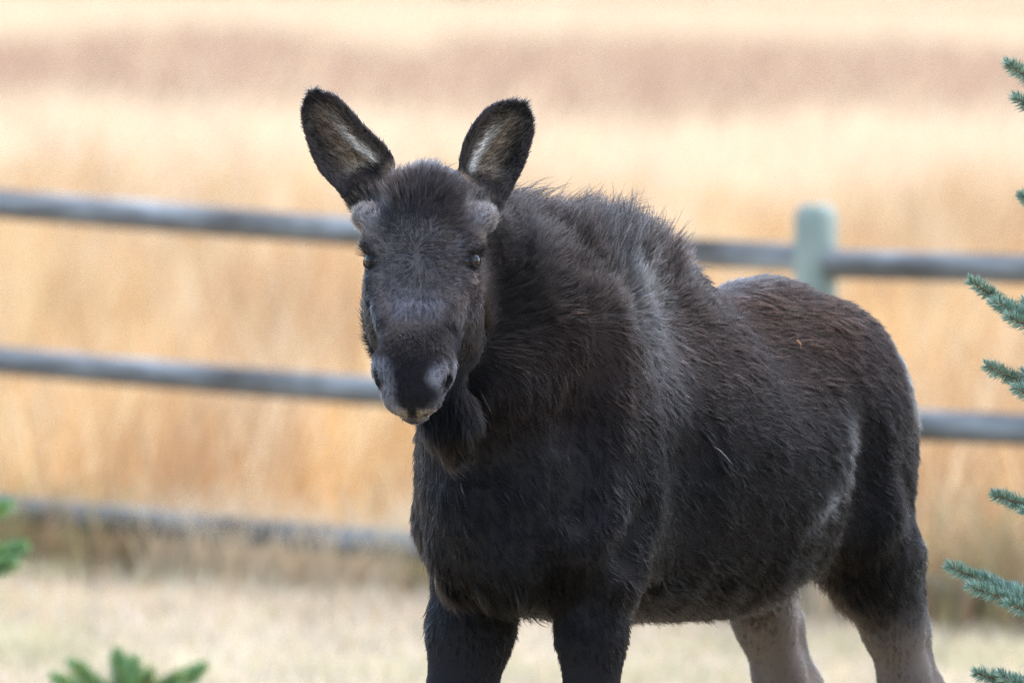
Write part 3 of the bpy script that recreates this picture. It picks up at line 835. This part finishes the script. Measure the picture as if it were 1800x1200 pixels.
# --- eyes
def uv_sphere(c, r, axes, n=24, m=14, almond=None):
    V = []; Q = []
    for i in range(m + 1):
        th = np.pi * i / m
        for j in range(n):
            ph = 2 * np.pi * j / n
            l = np.array([math.sin(th) * math.cos(ph), math.sin(th) * math.sin(ph), math.cos(th)])
            V.append(np.array(c) + r * (axes[0] * l[0] + axes[1] * l[1] + axes[2] * l[2]))
    for i in range(m):
        for j in range(n): Q.append((i * n + j, (i + 1) * n + j, (i + 1) * n + (j + 1) % n, i * n + (j + 1) % n))
    return np.array(V), np.array(Q)
M_eye = plain_mat('eye', (.008, .005, .004), .03, .32, 0.0)
M_lid = plain_mat('eyelid', (.010, .008, .008), .7, .2)
for s in (1, -1):
    out = norm(Hc * s * .80 + Hb * .50 + Ha * .05); xa = norm(np.cross(Ha, out)); ya = np.cross(out, xa)
    c0 = H(-.002, -.001, s * .0825)
    V, Q = uv_sphere(c0, .0200, (xa, ya, out)); eye = link('eye', mesh_np('eye', V, Q), M_eye, moose)
    # lids: an almond rim over the ball
    nseg, rows = 28, 5; V = []; Q = []
    for i in range(nseg):
        a = 2 * np.pi * i / nseg
        ca, sa = math.cos(a), math.sin(a)
        for k in range(rows):
            w = k / (rows - 1)
            rx = .0165 + .015 * w; ry = .0120 + .015 * w
            dx_, dy_ = ry * ca * (1 - .12 * (k == 0) * abs(sa)), rx * sa
            dirn = norm(out * .0180 + xa * dx_ + ya * dy_)
            V.append(c0 + dirn * (.0206 + .0024 * math.sin(np.pi * min(1, w * 1.3 + .06))))
    for i in range(nseg):
        for k in range(rows - 1):
            j = (i + 1) % nseg; Q.append((i * rows + k, i * rows + k + 1, j * rows + k + 1, j * rows + k))
    link('eyelid', mesh_np('eyelid', np.array(V), np.array(Q)), M_lid, moose)
    # lashes along the upper lid
    gs = []
    for i in range(13):
        w = -1 + 2 * i / 12
        up = -Ha
        r0 = c0 + norm(out * .8 + up * .62 + np.cross(out, up) * w * .62) * .0228
        d0 = norm(out * .9 + up * .25 + np.cross(out, up) * w * .5)
        gs.append(tube_geo([r0, r0 + d0 * .010, r0 + d0 * .019 + np.array([0, 0, .001])], .0007, .0002, 4))
    V, Q = join_geo(gs); link('eyelash', mesh_np('eyelash', V, Q), M_lid, moose)

# --- fur
def hair_mat():
    m, N, L = new_mat('moose_hair')
    at = N.new('ShaderNodeAttribute'); at.attribute_name = 'tint'
    h = N.new('ShaderNodeBsdfHairPrincipled'); h.model = 'CHIANG'; h.parametrization = 'COLOR'
    h.inputs['Roughness'].default_value = .36; h.inputs['Radial Roughness'].default_value = .5
    h.inputs['Coat'].default_value = 0.0; h.inputs['IOR'].default_value = 1.22
    h.inputs['Random Roughness'].default_value = .2
    gm = N.new('ShaderNodeMix'); gm.data_type = 'RGBA'; gm.blend_type = 'MULTIPLY'; gm.inputs[0].default_value = 1
    gm.inputs[7].default_value = (.145, .145, .145, 1); L.new(at.outputs['Color'], gm.inputs[6]); L.new(gm.outputs[2], h.inputs['Color'])
    o = N.new('ShaderNodeOutputMaterial'); L.new(h.outputs[0], o.inputs[0])
    return m

def grow_fur():
    # roots: area weighted with a density per region
    q = MV[MQ]; area = .5 * np.linalg.norm(np.cross(q[:, 2] - q[:, 0], q[:, 3] - q[:, 1]), axis=1); cen = q.mean(1)
    head, ears = regions(cen); ear = ears[0] | ears[1]
    dens = 80000 * np.ones(len(cen)); dens = dens * (1 + 2.6 * head); dens[ear] = 260000
    dens *= np.where(cen[:, 2] < .45, .5, 1.0); dens[cen[:, 2] < .065] = 0
    a, b, c = to_head(cen)
    for s in (1, -1):
        dens[(np.sqrt((a + .002) ** 2 + b ** 2 + (c - s * .096) ** 2) < .018)] = 0
        dens[np.sqrt(((a - .263) / 1.3) ** 2 + ((b + .002) / 1.2) ** 2 + (c - s * .058) ** 2) < .0105] = 0
    cnt = rng.poisson(dens * area); fi = np.repeat(np.arange(len(cen)), cnt); n = len(fi)
    s_, t_ = rng.random(n)[:, None], rng.random(n)[:, None]; qq = q[fi]
    P = (qq[:, 0] * (1 - s_) + qq[:, 1] * s_) * (1 - t_) + (qq[:, 3] * (1 - s_) + qq[:, 2] * s_) * t_
    nf = NV[MQ].mean(1); Nn = norm(nf)[fi]
    u, v, z = to_body(P); a, b, c = to_head(P); head, ears = regions(P); ear = ears[0] | ears[1]
    # --- lie of the coat
    back = -BF
    D = np.tile(back * .75 + np.array([0, 0, -.55]), (n, 1))
    neck = sstep(-.05, .12, u) * (1 - head)
    D = D * (1 - neck[:, None]) + (np.array([.35, .35, -.85]) * neck[:, None])
    hump = sstep(1.22, 1.40, z) * sstep(-.62, -.35, u) * (1 - head)
    D = D * (1 - hump[:, None]) + (back * .75 + np.array([0, 0, .55])) * hump[:, None]
    legs = sstep(.80, .68, z)[:, None]
    D = D * (1 - legs) + np.array([0, 0, -1.]) * legs + back * .15 * legs
    hind = (sstep(-.9, -1.05, u) * sstep(.75, .95, z))[:, None]
    D = D * (1 - hind) + np.array([.1, .2, -1.]) * hind
    wa = a - .035 + .05 * (vnoise(P, 18, 57) - .5)
    hd = Ha * np.clip(wa * 14, -1, 1)[:, None] + Hc * np.clip(c * 13, -.9, .9)[:, None] * np.exp(-(wa / .09) ** 2)[:, None] + Hc * np.clip(c * 5, -.35, .35)[:, None] - Hb * (.25 * sstep(.05, .15, a))[:, None]
    D = D * (1 - head[:, None]) + hd * head[:, None]
    for e, inn, sg in zip(EARS, ears, EAR_IN):
        t, w, g = ear_local(P, e)
        fr = sstep(-.1, .3, Nn @ e[3])[:, None]
        de = e[1] * .9 + e[2] * (np.sign(w) * .45)[:, None] * (1 - fr) + e[2] * (-.5 * sg) * fr * (np.abs(w) < .045)[:, None] + e[2] * (np.sign(w) * .3)[:, None] * fr * (np.abs(w) >= .045)[:, None]
        D[inn] = de[inn]
    # gentle swirl
    sw = np.stack([vnoise(P, 7, 51 + k) - .5 for k in range(3)], -1) * 1.0 + np.stack([vnoise(P, 22, 55 + k) - .5 for k in range(3)], -1) * .9
    D = D + sw * .5
    T = norm(D - (D * Nn).sum(-1, keepdims=True) * Nn)
    # --- length and lift
    L = np.full(n, .0225); lift = np.full(n, .22)
    L = L + .012 * sstep(1.1, .8, z) * sstep(.2, -.1, u) * 0
    ridge = sstep(1.36, 1.44, z) * sstep(-.60, -.50, u) * (1 - head) * sstep(.16, .05, np.abs(v))
    L = L + .030 * ridge; lift = lift + .50 * ridge
    L = L + .012 * hump; lift = lift + .15 * hump
    bl = sstep(-.3, -.75, Nn[:, 2]) * sstep(.66, .72, z) * sstep(.95, .85, z)
    L = L + .016 * bl; lift = lift + .3 * bl
    dwl = np.exp(-(((P[:, 0] + .11) / .06) ** 2 + ((P[:, 2] - 1.09) / .08) ** 2)) * sstep(.16, .06, P[:, 1])
    L = L + .016 * dwl; lift = lift + .2 * dwl
    L = L * (1 - .52 * sstep(.80, .68, z))
    Lh = .012 + .012 * sstep(.0, -.10, a) * sstep(-.02, .02, b) + .022 * sstep(-.11, -.15, b) - .004 * sstep(.2, .26, a)
    L = L * (1 - head) + Lh * head; lift = lift * (1 - head) + (.42 + .35 * sstep(-.02, -.1, a)) * head
    for s in (1, -1):
        pd = sstep(.045, .03, np.sqrt((a + .088) ** 2 + (b - .008) ** 2 + (c - s * .094) ** 2)); L = L * (1 - pd) + .011 * pd
    rimt = np.zeros(n)
    for e, inn, ew in zip(EARS, ears, EW):
        t, w, g = ear_local(P, e); W = ew(np.clip(t, 0, 1)); rimt = np.where(inn, np.abs(w) / np.maximum(W, .01), rimt)
    L[ear] = .010 + .006 * sstep(.8, .4, rimt[ear]); lift[ear] = .35
    L = L * rng.uniform(.6, 1.15, n) * (.75 + .5 * vnoise(P, 14, 61))
    lift = lift * rng.uniform(.5, 1.5, n)
    pp = w2p(P); stray = []
    for tx, ty in ((985, 345), (842, 690), (1262, 782), (803, 845)):
        cand = np.where((np.hypot(pp[:, 0] - tx, pp[:, 1] - ty) < 10) & (Nn[:, 1] < .1))[0]
        if len(cand): stray.append(cand[np.argmin(P[cand, 1])])
    stray = np.array(stray, int); L[stray] = .04; lift[stray] = 1.1
    # --- clumping
    cs = np.where(head > .5, .008, .013); cs[ear] = .007
    cell = np.floor(P / cs[:, None]).astype(np.int64)
    j = np.stack([_hash(cell[:, 0], cell[:, 1], cell[:, 2], 70 + k) for k in range(3)], -1)
    cc = (cell + j) * cs[:, None]; pull = cc - P; pull = pull - (pull * Nn).sum(-1, keepdims=True) * Nn
    cell2 = np.floor((P + T * .01) / .034).astype(np.int64)
    j2 = np.stack([_hash(cell2[:, 0], cell2[:, 1], cell2[:, 2], 170 + k) for k in range(3)], -1)
    pull2 = (cell2 + j2) * .034 - P; pull2 = pull2 - (pull2 * Nn).sum(-1, keepdims=True) * Nn
    lock = _hash(cell2[:, 0], cell2[:, 1], cell2[:, 2], 177); bodyw = np.where(ear, 0, 1 - head) * sstep(.72, .86, z) * (1 - .6 * ridge)
    lift = lift * (1 + bodyw * (.9 * lock - .45)); L = L * (1 + bodyw * .3 * (lock - .5))
    pull *= np.where(ear | (head > .5), .45, .62)[:, None] * rng.uniform(.5, 1.2, n)[:, None]
    pull = pull + pull2 * (.30 * bodyw)[:, None]
    cl_l = .8 + .4 * _hash(cell[:, 0], cell[:, 1], cell[:, 2], 77)
    L = L * cl_l
    jit = rng.standard_normal((n, 3)) * (L * .10)[:, None]
    ks = [0, .35, .7, 1.0]; pts = []
    for s in ks:
        lf = lift * (s - .42 * s * s)
        p = P - Nn * .0015 + Nn * (L * lf)[:, None] + T * (L * s * (.55 + .45 * s))[:, None] + pull * s ** 1.5 + jit * s * s
        pts.append(p)
    pts = np.stack(pts, 1)
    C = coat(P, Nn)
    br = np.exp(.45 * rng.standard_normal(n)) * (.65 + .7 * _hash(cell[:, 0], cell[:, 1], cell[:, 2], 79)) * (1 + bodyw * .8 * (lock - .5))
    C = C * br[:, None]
    # occasional pale guard hairs
    g = rng.random(n) < .02
    C[g] = C[g] * 2.6 + .02
    # shade towards warm or cool hair
    wn = (vnoise(P, 5, 91) - .5)[:, None]
    C = C * (1 + wn * np.array([.35, .0, -.25]))
    C = np.clip(C, .004, .9)
    C[stray] = .5
    rad = np.where(ear | (head > .5), .00042, .00062)
    rr = rad[:, None] * np.array([1.0, .95, .7, .12])
    cu = bpy.data.hair_curves.new('fur'); cu.add_curves([4] * n)
    cu.attributes['position'].data.foreach_set('vector', pts.astype(np.float32).ravel())
    ra = cu.attributes.get('radius') or cu.attributes.new('radius', 'FLOAT', 'POINT')
    ra.data.foreach_set('value', rr.astype(np.float32).ravel())
    ca = cu.attributes.new('tint', 'FLOAT_COLOR', 'CURVE')
    c4 = np.ones((n, 4), np.float32); c4[:, :3] = C; ca.data.foreach_set('color', c4.ravel())
    o = link('fur', cu, hair_mat(), moose); o['kind'] = 'stuff'
    print('strands', n)
if FUR: grow_fur()
print('body verts', len(MV))


# --- a fleck of straw caught in the coat over the ribs
pp = w2p(MV); cd = np.where((np.hypot(pp[:, 0] - 1405, pp[:, 1] - 605) < 8) & (NV[:, 1] < 0))[0]
k = cd[np.argmin(MV[cd, 1])]; p0 = MV[k] + NV[k] * .012
V, Q = tube_geo([p0 + (-.004, 0, .006), p0 + NV[k] * .002, p0 + (.003, 0, -.002), p0 + (.002, 0, -.008)], .0016, .0011, 5)
fl_ = link('straw_fleck', mesh_np('straw_fleck', V, Q), plain_mat('straw', (.42, .22, .12), .7, .2))
tag(fl_, 'tiny tan fleck of straw caught on the back of the moose', 'straw')
